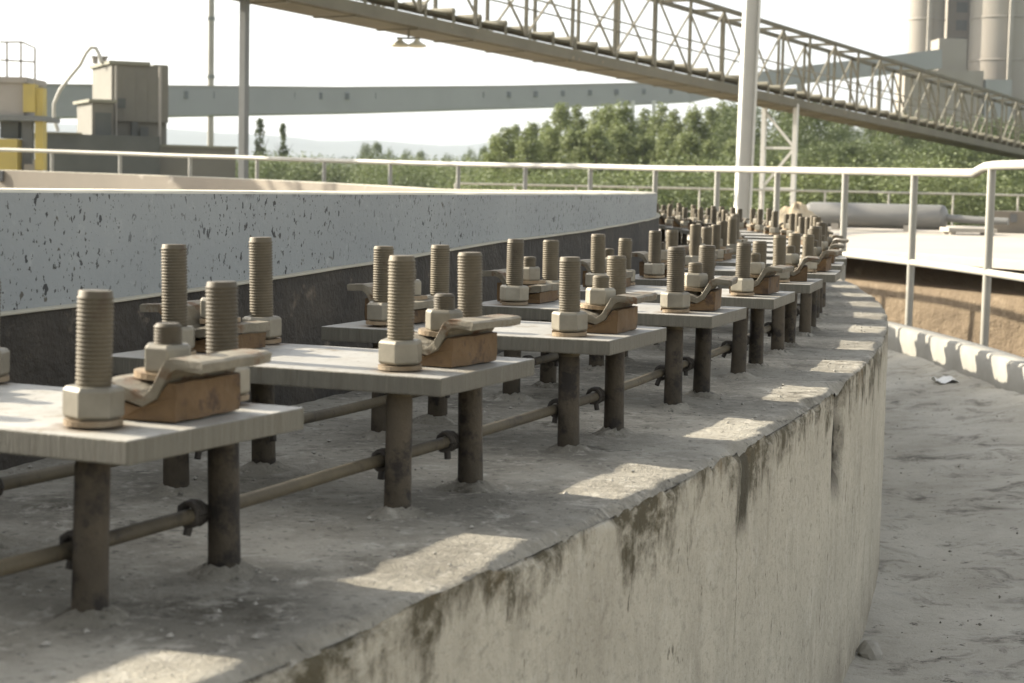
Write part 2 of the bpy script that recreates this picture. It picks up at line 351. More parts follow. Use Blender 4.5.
def single(name, mb, mats, label=None, cat=None, group=None, kind=None, loc=None, **kw):
    loc = Vector(loc) if loc is not None else Vector((0, 0, 0))
    o = link(name, mb.mesh(name, mats, loc, **kw)); o.location = loc; return tag(o, label, cat, group, kind)
def copy_tree(o, parent=None):
    c = o.copy(); COL.objects.link(c); c.parent = parent
    for ch in o.children: copy_tree(ch, c)
    return c
def arange(a, b, st): return list(np.linspace(a, b, max(2, int(round((b - a) / st)) + 1)))

# ------------------------------------------------------------------ ground, walkway, hills
GZ = -1.55
mb = MB(); n = 40
xs = [math.copysign(abs(t) ** 3 * 9000, t) for t in np.linspace(-1, 1, n)]
mb.grid([[(x, y + 200, GZ) for x in xs] for y in xs], sm=False)
single('ground', mb, 'ground', kind='structure', recalc=False)

TH_F = arange(0.95, 1.30, .0008) + arange(1.302, 1.9, .003)[0:] + arange(1.92, 2 * math.pi + .95, .03)
def fall(R): return .09 * max(0., (R - RE) / (RK - RE)) ** 1.3       # the walkway rises towards the kerb
mb = MB(); rows = []
for th in [t for t in TH_F if t < 2.9] + [2.9]:
    row = []
    for R in np.linspace(RE - .05, RK + .03, 40):
        p = P(R, th, 0)
        zz = fall(R) + .014 * fbm(p.x * 2.2, p.y * 2.2) + .005 * fbm(p.x * 9, p.y * 9) + .003 * fbm(p.x * 30, p.y * 30)
        e = min(R - RE, RK - R); zz += .035 * max(0, 1 - max(e, 0) / .16) * (.5 + .5 * fbm(p.x * 3, p.y * 3, 5)) 
        row.append((p.x, p.y, zz))
    rows.append(row)
mb.grid(rows)
rows = [[P(R, th, fall(R)) for R in (RE - .05, RK + .03)] for th in arange(2.9, 2 * math.pi + .95, .05)]
mb.grid(rows)
single('walkway', mb, 'floor', kind='structure', recalc=False)

ridge = [(-1500, 120), (-600, 118), (0, 122), (165, 128), (250, 134), (340, 142), (372, 139), (440, 146), (490, 142), (600, 134), (760, 140), (1000, 132), (1500, 125), (2600, 120)]
mb = MB(); rows = []
for px in np.linspace(-1500, 2600, 170):
    py = lerp(px, [a for a, _ in ridge], [b for _, b in ridge]) + 2.2 * fbm(px * .02, 3.1) + .9 * fbm(px * .1, 8.)
    top = at(px, py, 2600); row = []
    for q in np.linspace(0, 1, 9):
        d = 2600 - 900 * (1 - q); s = d / 2600
        row.append((top.x * s, d, GZ - 3 + (top.z - GZ + 3) * (q ** 1.3) * (1 + .08 * (1 - q) * fbm(px * .03, q * 4))))
    row.append((top.x * 1.2, 3100, GZ - 3)); rows.append(row)
mb.grid(rows); single('hills', mb, 'hill', kind='structure', recalc=False)

# ------------------------------------------------------------------ the concrete ring wall that carries the plates
mb = MB()
def chip(s):
    c = .0035 + .006 * max(0, fbm(s * 2.3, 1.7)) + .030 * max(0, fbm(s * 4., 4.2) - .12) + .026 * max(0, fbm(s * 11., 6.6) - .08) + .012 * max(0, fbm(s * 34., 9.) - .08)
    for s0, w, d in ((RE * 1.2642, .05, .035), (RE * 1.2118, .07, .03), (RE * 1.1650, .09, .022), (RE * 1.1405, .08, .02), (RE * 1.182, .07, .018), (RE * 1.231, .05, .02)):
        c += d * math.exp(-((s - s0) / w) ** 2) * (.6 + .6 * abs(fbm(s * 30, 2.)))
    return c
Rt = list(np.linspace(RC - .10, RE - .06, 36)) + list(np.linspace(RE - .055, RE, 9))
Zf = list(np.linspace(0, -.07, 12)) + list(np.linspace(-.09, -ZT - .08, 26))
top_rows = []; top_uv = []; face_rows = []; face_uv = []
for th in TH_F:
    s = th * RE; c = chip(s); tr = []; fr = []; fu = []; fine = th < 1.9
    for R in Rt:
        p = P(R, th, 0); d = RE - R
        z = ZT + (.0035 * fbm(p.x * 5, p.y * 5) + .0022 * fbm(p.x * 22, p.y * 22) if fine else 0)
        rr = R
        if d < c: z -= (c - d) * .75; rr = R - (c - d) * .25
        tr.append(P(rr, th, z))
    for zf in Zf:
        d = -zf; R = RE + (.003 * fbm(s * 4, zf * 4, 7) + .002 * fbm(s * 18, zf * 6, 3) if fine else 0)
        g = abs(s - RE * 1.2642)
        if g < .09 and d < .22: R -= .028 * min(1, (1 - g / .09) * 2) * min(1, (.22 - d) / .05) * (.7 + .6 * fbm(s * 30, d * 30))
        z = ZT + zf
        if d < c: R -= (c - d) * .55; z -= (c - d) * .35
        if d == 0: R = (tr[-1] - Vector((CX, CY, tr[-1].z))).length; z = tr[-1].z
        fr.append(P(R, th, z)); fu.append((s, zf))
    top_rows.append(tr); face_rows.append(fr); face_uv.append(fu)
mb.grid(top_rows, 0); mb.grid(face_rows, 1, face_uv)
single('concrete_ring_wall', mb, ['ring_top', 'ring_face'], 'low curved concrete ring wall with stained chipped edge carrying rows of bolted plates', 'wall', recalc=False)
# the edge lip of the mesh uses plain smooth shading

# ------------------------------------------------------------------ the grey tank wall inside the ring
def rim_z(th):
    return E - .0218 + lerp(th, [1.6, 1.95, 2.25, 2.7, 3.3, 5.0], [0, -.03, .03, .10, .10, 0])
def lip_z(th): return E + lerp(th, [1.0, 1.17, 1.198, 1.218, 1.28, 1.394, 2.0], [-.20, -.19, -.179, -.168, -.135, -.118, -.118])
TW = .22
THW = arange(.6, 1.9, .006) + arange(1.92, 2 * math.pi + .6, .02)
tank = thing('tank_wall', P(RC, 1.3, ZT), 'tall grey coated circular tank wall pitted with dark chips, standing inside the bolted ring', 'wall')
mb = MB(); rows = []; uvs = []
for th in THW:
    t = rim_z(th); s = th * RC
    zz = [t - .004, t - .03, t - .08, t - .15, t - .25, ZT - .05]
    rows.append([P(RC, th, z) for z in zz]); uvs.append([(s, z - t) for z in zz])
mb.grid(rows, 0, uvs)
mb.grid([[P(RC, th, rim_z(th) - .004), P(RC - .006, th, rim_z(th) + .002 * fbm(th * 300, 1.)), P(RC - TW + .006, th, rim_z(th)), P(RC - TW, th, rim_z(th) - .004)] for th in THW], 1)
mb.grid([[P(RC - TW, th, rim_z(th) - .004), P(RC - TW, th, .2)] for th in THW], 2)
part('shell', mb, ['grey_wall', 'rim', 'wall_in'], tank, recalc=False)
mb = MB(); pr = [(.0, 0.), (.016, 0.), (.0175, -.001), (.0175, -.0035), (.016, -.0045), (.0, -.0045)]
mb.grid([[P(RC + a, th, lip_z(th) + b + .002 * fbm(th * 60, a * 9)) for a, b in pr] for th in THW if th < 1.75], 0, sm=False)
part('ledge', mb, 'rim', tank, recalc=False)
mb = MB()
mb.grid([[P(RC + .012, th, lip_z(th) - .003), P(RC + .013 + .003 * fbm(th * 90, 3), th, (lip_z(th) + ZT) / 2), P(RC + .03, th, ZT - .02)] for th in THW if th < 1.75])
part('bitumen_shade_band', mb, 'band', tank, recalc=False)
mb = MB(); q = P(RC - TW - .01, 2.508, rim_z(2.508))
mb.obox(q + Vector((-.05, -.03, -.14)), (.10, -.03, 0), (.02, .08, 0), (0, 0, .13)); part('outlet_box', mb, 'silo_dark', tank)
mb = MB(); mb.lathe([(.02, .20), (RC - TW + .05, .20)], 90, (CX, CY, 0), cap=False); single('tank_floor', mb, 'wall_in', kind='structure')

# ------------------------------------------------------------------ kerb
KH = .262
mb = MB(); THK = arange(1.0, 2.9, .006) + arange(2.92, 2 * math.pi + 1.0, .03)
mb.grid([[P(RK + .012 * fbm(th * 40, 0), th, -.06), P(RK + .006 * fbm(th * 60, 1.), th, KH * .6), P(RK + .003, th, KH - .012 + .005 * fbm(th * 120, 2.)),
          P(RK + .015, th, KH + .005 * fbm(th * 90, 5.)), P(RK + .13, th, KH), P(RK + .14, th, KH - .012), P(RK + .145, th, .0), P(RK + .46, th, -.01), P(RK + .47, th, GZ - .1)] for th in THK])
kerb = single('kerb', mb, 'kerb', 'low pale concrete kerb curving along the dusty walkway', 'kerb', recalc=False)

# ------------------------------------------------------------------ rail support plates with anchor bolts and clips
def thread_mesh(length, r=.0165, pitch=.0038, n=18, start=0.):
    mb = MB(); prof = [(r * .55, start - .03), (r, start - .03)]
    z = start + .0
    prof += [(r * .97, z), (r * 1.02, z + .01), (r * .98, z + .06), (r * .97, z + HP - .035)]
    z += HP - .03
    while z < length - .006:
        prof += [(r * .905, z), (r, z + pitch * .42), (r, z + pitch * .58)]; z += pitch
    prof += [(r * .93, z), (r * .92, length - .0012), (r * .87, length)]
    mb.lathe(prof, n)
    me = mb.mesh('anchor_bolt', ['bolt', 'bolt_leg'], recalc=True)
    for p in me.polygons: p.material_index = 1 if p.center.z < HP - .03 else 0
    return me
BOLT_LEN = {}
def bolt_mesh(L):
    k = round(L, 3)
    if k not in BOLT_LEN: BOLT_LEN[k] = thread_mesh(k)
    return BOLT_LEN[k]
def nut_mesh(af, h, name='nut'):
    mb = MB(); R = af / math.sqrt(3); n = 6; c = af * .5
    ring = lambda r, z: [Vector((r * math.cos(math.pi / 3 * k), r * math.sin(math.pi / 3 * k), z)) for k in range(6)]
    vs = ring(R * .90, 0) + ring(R, h * .10) + ring(R, h * .88) + ring(R * .88, h)
    fs = [(i * 6 + k, i * 6 + (k + 1) % 6, (i + 1) * 6 + (k + 1) % 6, (i + 1) * 6 + k) for i in range(3) for k in range(6)]
    fs += [tuple(reversed(range(6))), tuple(range(18, 24))]
    mb.add(vs, fs); return mb.mesh(name, 'nut', bevel=.0012)
def washer_mesh(r, h, gap=True):
    mb = MB(); a0, a1 = (.25, 2 * math.pi - .05) if gap else (0, 2 * math.pi)
    rows = []
    for i in range(25):
        a = a0 + (a1 - a0) * i / 24; lift = h * .45 * i / 24 if gap else 0
        d = Vector((math.cos(a), math.sin(a), 0))
        rows.append([d * (r * .6) + Vector((0, 0, lift)), d * r + Vector((0, 0, lift)), d * r + Vector((0, 0, h + lift)), d * (r * .6) + Vector((0, 0, h + lift))])
    mb.grid(rows, sm=False); mb.add(rows[0], [(0, 1, 2, 3)]); mb.add(rows[-1], [(3, 2, 1, 0)])
    return mb.mesh('washer', 'washer')
NUT = nut_mesh(.0475, .029); SNUT = nut_mesh(.042, .027); WASH = washer_mesh(.0265, .0052); SWASH = washer_mesh(.027, .006, False)
def plate_mesh():
    mb = MB(); hx, hy, t = .152, (RO - RI) / 2 + .080, .022
    vs = []; nx, ny = 2, 2
    mb.box((-hx - .012, -hy, HP - t), (hx - .024, hy, HP)); me = mb.mesh('plate', ['plate', 'plate_edge'], bevel=.0016)
    for p in me.polygons: p.material_index = 0 if abs(p.normal.z) > .9 else 1
    return me
PLATE = plate_mesh()
def clip_meshes():
    b = MB(); b.rough_prism([(-.042, 0), (.044, 0), (.045, .036), (.036, .037), (.024, .020), (.006, .012), (-.042, .021)], -.058, .055, amp=.0016, sub=3, seed=8.)
    prof = [(-.046, .0225), (-.010, .0190), (.011, .0135), (.0245, .0215), (.0385, .0450), (.046, .0490), (.073, .0470), (.0745, .0560), (.070, .0580), (.044, .0595), (.034, .0555), (.0195, .0310), (.011, .0240), (.002, .0275), (-.028, .0345), (-.046, .0340)]
    c = MB(); c.rough_prism(prof, -.066, .058, seed=3.)
    s = MB(); z = .02; pr = [(.0125, z)]
    pr += [(.0132, .066)]
    z = .066
    while z < .083: pr += [(.0122, z), (.0136, z + .0012), (.0136, z + .0018)]; z += .003
    pr += [(.0122, z), (.0105, z + .002)]
    s.lathe(pr, 16)
    return b.mesh('clip_block', 'block', bevel=.0007), c.mesh('clip_jaw', 'clip', bevel=.0007), s.mesh('stud', 'bolt')
BLOCK, JAW, STUD = clip_meshes()
OUT_H = {0: (.298, .297), 1: (.313, .311), 2: (.294, .289), 3: (.294, .292), 4: (.287, .286)}
IN_H = {1: (.316, .321), 2: (.300, .297), 3: (.299, .292), 4: (.297, .283), 5: (.293, .291)}
rg = random.Random(3)
HR = (RO - RI) / 2
def make_support(k):
    th = PH + k * DTH
    t = thing('rail_support', P(RM, th, ZT), 'grey steel sole plate on four threaded anchor bolts with two rusty rail clips', 'rail support', 'rail support plates along the concrete ring')
    # local axes: x along the ring, y outwards
    rz = math.atan2(math.sin(th), math.cos(th)); t.rotation_euler = (0, 0, rz + math.radians(rg.uniform(-.5, .5)))
    if k > 4: t.location = P(RM + rg.uniform(-.006, .006), th + rg.uniform(-.0004, .0004), ZT)
    pl = link('plate', PLATE, t); pl.rotation_euler = (math.radians(rg.uniform(-.35, .35)), math.radians(rg.uniform(-.35, .35)), 0)
    for side, tab in ((-1, OUT_H), (1, IN_H)):
        ho = tab.get(k, (.292 + rg.uniform(-.012, .014), .292 + rg.uniform(-.012, .014)))
        for j, sx in enumerate((-1, 1)):
            b = link('anchor_bolt', bolt_mesh(ho[j]), t); b.location = (sx * BT, side * HR, 0)
            b.rotation_euler = (math.radians(rg.uniform(-1.1, 1.1)), math.radians(rg.uniform(-1.1, 1.1)), rg.uniform(0, 6))
            w = link('washer', WASH, b); w.location = (0, 0, HP + .001)
            nn = link('nut', NUT, b); nn.location = (0, 0, HP + .0085); nn.rotation_euler = (0, 0, rg.uniform(0, 1.05))
        c = link('rail_clip', JAW, t); a = math.radians(rg.uniform(-8, 8))
        c.location = (rg.uniform(-.004, .004), side * (HR + .008), HP + .0015); c.rotation_euler = (0, 0, (0 if side > 0 else math.pi) + a)
        link('clip_block', BLOCK, c).location = (0, 0, 0)
        link('stud', STUD, c); w = link('washer', SWASH, c); w.location = (0, -.006, .034)
        w.rotation_euler = (-.06, 0, 0)
        nn = link('nut', SNUT, c); nn.location = (0, 0, .0395); nn.rotation_euler = (0, 0, rg.uniform(0, 1.05))
    return t
# y outwards means: local y = (sin th, -cos th); local x = (cos th, sin th) -> that frame is left-handed, so x is mirrored by using rz = th with y inwards
for k in range(-1, 22): make_support(k)

ringwall = bpy.data.objects['concrete_ring_wall']
for k in range(0, 9):
    for R in (RO, RI):
        for sx in (-1, 1):
            c = P(R, PH + k * DTH, 0) + Vector((math.cos(PH + k * DTH), math.sin(PH + k * DTH), 0)) * (sx * BT); rr = random.Random(int(k * 97 + R * 13 + sx)); o = rr.uniform(0, 99)
            mb = MB(); rows = []
            for i, (r, h) in enumerate(((.012, .010), (.019, .009), (.024, .006), (.032, .002), (.042, -.004))):
                rows.append([(c.x + r * (1 + .45 * fbm(math.cos(a) * 1.4 + o, math.sin(a) * 1.4, i * .1)) * math.cos(a), c.y + r * (1 + .45 * fbm(math.cos(a) * 1.4 + o, math.sin(a) * 1.4, i * .1)) * math.sin(a),
                              ZT + h * rr.uniform(.7, 1.3) + .001) for a in np.linspace(0, 2 * math.pi, 19)])
                rows[-1][-1] = rows[-1][0]
            mb.grid(rows, flip=True); link('mortar_collar', mb.mesh('mortar_collar', 'ring_top', recalc=False), ringwall)

# tie bars wired to the bolt rows
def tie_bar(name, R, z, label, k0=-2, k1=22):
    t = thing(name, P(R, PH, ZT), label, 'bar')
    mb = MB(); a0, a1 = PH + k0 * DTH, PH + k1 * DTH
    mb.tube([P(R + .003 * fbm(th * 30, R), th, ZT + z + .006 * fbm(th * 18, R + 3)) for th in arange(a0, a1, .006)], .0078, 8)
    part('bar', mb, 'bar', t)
    for k in range(k0 + 1, k1):
        for sx in (-1, 1):
            th = PH + k * DTH + sx * BT / RM
            if k > 10: continue
            mb = MB(); rr = random.Random(k * 7 + sx); cpt = P(R - .002, th - .001 * sx, ZT + z)
            for q in range(4):
                off = Vector((math.cos(th), math.sin(th), 0)) * ((q - 1.5) * .0045)
                ring = [cpt + off + Vector(((.0105 + .001 * q) * math.cos(a) * math.sin(th) + rr.uniform(-.001, .001), -(.0105 + .001 * q) * math.cos(a) * math.cos(th) + rr.uniform(-.001, .001), .0115 * math.sin(a))) for a in np.linspace(0, 6.28, 11)]
                mb.tube(ring, .0032, 6)
            mb.tube([cpt, cpt + Vector((rr.uniform(-.01, .01), rr.uniform(-.01, .0), -.022))], .0045, 6)
            part('wire_tie', mb, 'wire', t)
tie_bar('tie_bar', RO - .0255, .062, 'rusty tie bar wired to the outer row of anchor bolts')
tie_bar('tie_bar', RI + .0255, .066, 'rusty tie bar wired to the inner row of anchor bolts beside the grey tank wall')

# ------------------------------------------------------------------ pipe railing on the kerb
RR = RK + .34
def hit(px, R):                              # angle where the ray through a pixel column leaves the circle of radius R
    r = at(px, 190, 1.0); d = Vector((r.x, r.y)).normalized(); c = Vector((CX, CY)); b = d.dot(c)
    q = d * (b + math.sqrt(b * b - c.dot(c) + R * R)) - c; return math.atan2(q.x, -q.y)
PTH = [hit(px, RR) for px in (1080, 991, 914, 845, 777, 717, 655, 590, 525, 458, 390, 324, 257, 190, 120, 52, -15, -82)]
PTH += [PTH[-1] + .07 * i for i in range(1, 9)]
def rail_top(th): return E + .187 + lerp(th, [1.0, 1.658, 1.670, 1.72, 2.0, 2.25, 2.65, 3.4], [-.012, -.012, -.056, -.046, 0, .045, .165, .165])
def rail_mid(th): return E - .470 + lerp(th, [1.6, 2.0, 2.65], [0, 0, .1])
rl = thing('pipe_railing', P(RR, 1.7, 0), 'cream painted pipe railing curving round the tank on the low kerb', 'railing')
mb = MB(); mb.tube([P(RR, th, rail_top(th) + .004 * fbm(th * 9, 1)) for th in arange(1.36, 3.3, .01)], .029, 10); part('top_rail', mb, 'rail', rl)
mb = MB(); mb.tube([P(RR, th, rail_mid(th) + .004 * fbm(th * 9, 2)) for th in arange(1.36, 3.3, .01)], .023, 10); part('mid_rail', mb, 'rail', rl)
for th in PTH:
    if th < 1.3: continue
    mb = MB(); mb.tube([P(RR, th, -.04), P(RR, th, rail_top(th) - .02)], .0255, 10); part('post', mb, 'rail_grey', rl)

# ------------------------------------------------------------------ pit wall, apron beyond, things on the apron
AS = .94
AZ = E - .55 * AS
A0 = Vector((2.05, 20.6)) * AS; A1 = Vector((3.40, 17.23)) * AS; A2 = Vector((4.30, 15.2)) * AS; A3 = Vector((9.2, 4.2)) * AS
pit = [A0 + (A0 - A1) * 1.2, A0, A1, A2, A3]
nrm = Vector((-(A2 - A1).y, (A2 - A1).x)).normalized()            # to the right / away
if nrm.x < 0: nrm = -nrm
mb = MB(); rows = []
for i in range(len(pit) - 1):
    for q in np.linspace(0, 1, 24)[:-1] if i < len(pit) - 2 else np.linspace(0, 1, 60):
        p = pit[i].lerp(pit[i + 1], q); r = []
        for z, oo in list(zip(np.linspace(GZ - .2, AZ - .31, 12), [.12] * 12)) + [(AZ - .305, .9), (AZ - .07, .9)]:
            o = nrm * (oo + .02 * fbm(p.x * 1.5, p.y * 1.5 + z * 2)); r.append((p.x + o.x, p.y + o.y, z))
        rows.append(r)
mb.grid(rows); single('pit_wall', mb, 'tan', 'tan earth stained retaining wall below the pale apron', 'wall', recalc=False)
mb = MB(); far = [Vector((3.0, 29.0)), Vector((7, 29.6)), Vector((12, 29.4)), Vector((20, 27.5)), Vector((24, 6))]
fr = [[(p.x, p.y) for p in pit], [(p.x, p.y) for p in far]]
topr = []
for i in range(5):
    a, b = pit[i], far[i]; topr.append([(a.x, a.y, AZ - .075), (a.x, a.y, AZ - .006), (a.x + .006, a.y + .003, AZ)] + [(*(a.lerp(b, q)), AZ) for q in (.1, .3, .6, 1.)] + [(b.x, b.y, GZ - .1)])
for i in range(5): topr[i].insert(0, ((pit[i] + nrm * .5).x, (pit[i] + nrm * .5).y, AZ - .075))
mb.grid(topr, sm=False); single('apron', mb, 'apron', kind='structure', recalc=False)

def lay_tank():
    a, b = at(803, 214, 26.6 * AS), at(948, 213.5, 25.6 * AS); r = .168; zc = AZ + r + .03; a.z = b.z = zc
    t = thing('pressure_vessel', Vector(((a.x + b.x) / 2, (a.y + b.y) / 2, AZ)), 'grey horizontal cylindrical vessel with domed ends lying on the pale apron', 'vessel')
    d = (b - a).normalized(); L = (b - a).length; pts = []; rs = []
    for q in np.linspace(0, 1, 7): pts.append(a + d * (r * .9 * (1 - math.cos(q * math.pi / 2)))); rs.append(max(.01, r * math.sin(q * math.pi / 2)))
    for q in np.linspace(1, 0, 7): pts.append(b - d * (r * .5 * (1 - math.cos(q * math.pi / 2)))); rs.append(max(.01, r * math.sin(q * math.pi / 2)))
    mb = MB(); mb.tube(pts, rs, 28); part('shell', mb, 'pipe_steel', t)
    for q in (.25, .75):
        c = a.lerp(b, q); mb = MB(); sx = Vector((-d.y, d.x, 0)); mb.obox(c - d * .05 - sx * .14 + Vector((0, 0, -zc + AZ)), d * .1, sx * .28, Vector((0, 0, .085))); part('saddle', mb, 'apron', t)
    mb = MB(); mb.tube([b - d * .05, b + d * .35 + Vector((0, 0, -.02)), b + d * .8 + Vector((0, 0, -.03))], .05, 12); part('outlet_pipe', mb, 'pipe_steel', t)
lay_tank()
# step block with slab on legs and a low cream wall
p = at(949, 226, 24.5 * AS); t = thing('loading_platform', (p.x, p.y, AZ), 'small concrete slab platform on stub legs on the pale apron', 'platform')
mb = MB(); mb.box((p.x, p.y, AZ + .03), (p.x + .62, p.y + .5, AZ + .085)); part('slab', mb, 'apron', t, bevel=.006)
for dx, dy in ((.03, .03), (.52, .03), (.03, .4), (.52, .4)):
    mb = MB(); mb.box((p.x + dx, p.y + dy, AZ), (p.x + dx + .07, p.y + dy + .07, AZ + .03)); part('leg', mb, 'apron', t)
p = at(992, 228, 26.2 * AS); t = thing('low_block_wall', (p.x, p.y, AZ), 'low cream block wall with one dark opening on the pale apron', 'wall')
mb = MB(); mb.box((p.x, p.y, AZ), (p.x + 3.2, p.y + .3, AZ + .30)); part('wall', mb, 'wall_in', t, bevel=.01)
mb = MB(); mb.box((p.x + .24, p.y - .02, AZ + .15), (p.x + .33, p.y - .002, AZ + .26)); part('opening', mb, 'silo_dark', t)
# sand heap
p0 = at(796, 226, 23.0 * AS); mb = MB(); rows = []
for i in range(19):
    r = i / 18; rows.append([(p0.x + .45 * r * math.cos(a) * (1 + .2 * fbm(math.cos(a) * 2, math.sin(a) * 2)), p0.y + .45 * r * math.sin(a), AZ - .01 + .32 * (1 - r * r) * (1 + .3 * fbm(r * 3, math.cos(a) * 1.5, math.sin(a) * 1.5))) for a in np.linspace(0, 2 * math.pi, 33)])
mb.grid(rows, flip=True); single('sand_heap', mb, 'sand', 'small heap of pale yellow sand beside the grey vessel', 'heap', loc=(p0.x, p0.y, AZ), recalc=False)

# far railing at eye level
a, b = at(455, 183.4, 40), at(1150, 198, 38)
fz = E - 1.12
t = thing('yard_railing', (a.x, a.y, fz), 'thin pale railing crossing the yard in front of the trees', 'railing')
def kerb_line(q): return a.lerp(b, q)
mb = MB(); mb.tube([a, b], .022, 8); part('top_rail', mb, 'rail', t)
mb = MB(); mb.tube([a - Vector((0, 0, .5)), b - Vector((0, 0, .5))], .018, 8); part('mid_rail', mb, 'rail', t)
for q in np.linspace(0, 1, 12):
    c = a.lerp(b, q); mb = MB(); mb.tube([Vector((c.x, c.y, fz - .05)), c], .022, 8); part('post', mb, 'rail', t)
mb = MB(); mb.obox((a.x - 26, a.y - 4.0, GZ - .1), (b.x - a.x + 48, b.y - a.y, 0), (0, 16, 0), (0, 0, fz - GZ + .1))
single('yard_terrace', mb, 'apron', kind='structure')

# ------------------------------------------------------------------ conveyor truss gallery
def gallery():
    A, Bp = at(240, -10, 31.5), at(1024, 155.5, 76)
    d = (Bp - A); A2_, B2_ = A - d * .22, Bp + d * .30
    t = thing('conveyor_gallery', (A.x, A.y, GZ), 'long inclined open truss conveyor gallery crossing the sky above the yard', 'conveyor')
    d = B2_ - A2_; L = d.length; u = d.normalized(); w = Vector((-u.y, u.x, 0)).normalized()
    if w.y < 0: w = -w
    W, Hh = 1.0, 2.2; up = Vector((0, 0, 1))
    at_ = lambda s, k, z: A2_ + u * s + w * (W * k) + up * z
    for k in (0, 1):
        mb = MB(); mb.bar(at_(0, k, .12), at_(L, k, .12), .12, .24); part('bottom_chord', mb, 'gallery', t)
        mb = MB(); mb.bar(at_(0, k, Hh), at_(L, k, Hh), .11, .11); part('top_chord', mb, 'gallery', t)
        mb = MB(); mb.bar(at_(0, k, 1.15), at_(L, k, 1.15), .035, .035); part('hand_rail', mb, 'gallery_pale', t)
    mb = MB(); mb.obox(at_(0, .02, -.02), u * L, w * (W * .96), up * .06); part('deck', mb, 'gallery_deck', t)
    mb = MB(); mb.obox(at_(0, .28, .42), u * L, w * (W * .44), up * .05); part('belt', mb, 'gallery_deck', t)
    nb = int(L / 2.1); st = L / nb
    for i in range(nb + 1):
        for k in (0, 1):
            mb = MB(); mb.bar(at_(i * st, k, .3), at_(i * st, k, Hh), .07, .07, u); part('post', mb, 'gallery', t)
            if i < nb:
                mb = MB(); z0, z1 = (.32, Hh - .06) if i % 2 == 0 else (Hh - .06, .32)
                mb.bar(at_(i * st, k, z0), at_((i + 1) * st, k, z1), .045, .045); part('brace', mb, 'gallery_pale', t)
        mb = MB(); mb.bar(at_(i * st, 0, Hh - .02), at_(i * st, 1, Hh - .02), .08, .08); part('cross_beam', mb, 'gallery', t)
        mb = MB(); mb.bar(at_(i * st, 0, .04), at_(i * st, 1, .04), .12, .16); part('floor_beam', mb, 'gallery', t)
        for q in (.25, .75):
            mb = MB(); c = at_((i + q) * st, .2, .52); mb.tube([c, c + w * (W * .56)], .08, 8); mb.bar(c, c - up * .3, .06); part('idler', mb, 'idler', t)
    # trestle under the gallery
    for s_, nm in ((at(241, 100, 31.5), 'left'), (at(789, 150, 55.5), 'right')):
        tk, tx = (.5, (241 - 512) / FPX) if nm == 'left' else (.0, (789 - 512) / FPX)
        sp = min(np.linspace(0, L, 4000), key=lambda q: abs(at_(q, tk, 0).x / at_(q, tk, 0).y - tx))
        for k in ((.5,) if nm == 'left' else (0., 1.)):
            c = at_(sp, k, 0); mb = MB(); mb.bar(Vector((c.x, c.y, GZ - .1)), c + up * .1, .13, .13, u); part('trestle_leg', mb, 'grey_col' if nm == 'left' else 'post_white', t)
        if nm == 'right':
            c0, c1 = at_(sp, 0, 0), at_(sp, 1., 0)
            for z0, z1 in ((-1.2, -1.2), (-1.2, -.1), (-2.4, -2.4), (-1.2, -2.4)):
                mb = MB(); mb.bar(c0 + up * z0, c1 + up * z1, .07, .07); part('trestle_brace', mb, 'post_white', t)
    # the hanging lamp pair
    sp = (at(405, 35, 36.5) - A2_).dot(u); c = at_(sp, .25, 0)
    l_ = thing('yard_lamp', c, 'twin shaded lamp hanging under the truss conveyor gallery', 'lamp')
    mb = MB(); mb.bar(c + up * .02, c - up * .22, .04); mb.bar(c - up * .2 - Vector((.24, 0, 0)), c - up * .2 + Vector((.24, 0, 0)), .035); part('bracket', mb, 'gallery', l_)
    for sx in (-.17, .17):
        mb = MB(); mb.lathe([(.03, -.20), (.05, -.24), (.09, -.28), (.19, -.33), (.195, -.36), (.14, -.375)], 18, c + Vector((sx, 0, -.0))); part('lamp_shade', mb, 'lamp', l_)
gallery()

# big pale column and the post beside it
lo, hi = at(742.5, 212, 24), at(757.5, -120, 24)
dn = (lo - hi); base = hi + dn * ((hi.z - GZ + .1) / (hi.z - lo.z))
t = thing('steel_column', base, 'tall pale leaning steel column standing beyond the bolted ring', 'column')
sx = Vector((1, .1, 0)).normalized(); sy = Vector((-.1, 1, 0)).normalized(); ax = hi - base
for o in (-.085, .085):
    mb = MB(); mb.obox(base + sx * (o - .014) - sy * .10, sx * .028, sy * .2, ax); part('flange', mb, 'post_white', t)
mb = MB(); mb.obox(base - sx * .071 - sy * .012, sx * .142, sy * .024, ax); part('web', mb, 'post_white', t)
mb = MB(); mb.obox(base - sx * .16 - sy * .16, sx * .32, sy * .32, (0, 0, .1)); part('foot', mb, 'apron', t)
lo, hi = at(739, 214, 25), at(746, 96, 25); lo2 = Vector((lo.x, lo.y, GZ - .1))
mb = MB(); mb.bar(lo2, lo, .13, .13, (0, 1, 0)); mb.bar(lo, hi, .13, .13, (0, 1, 0)); single('service_post', mb, 'post_white', 'shorter pale square post close beside the tall leaning column', 'post', loc=lo2)

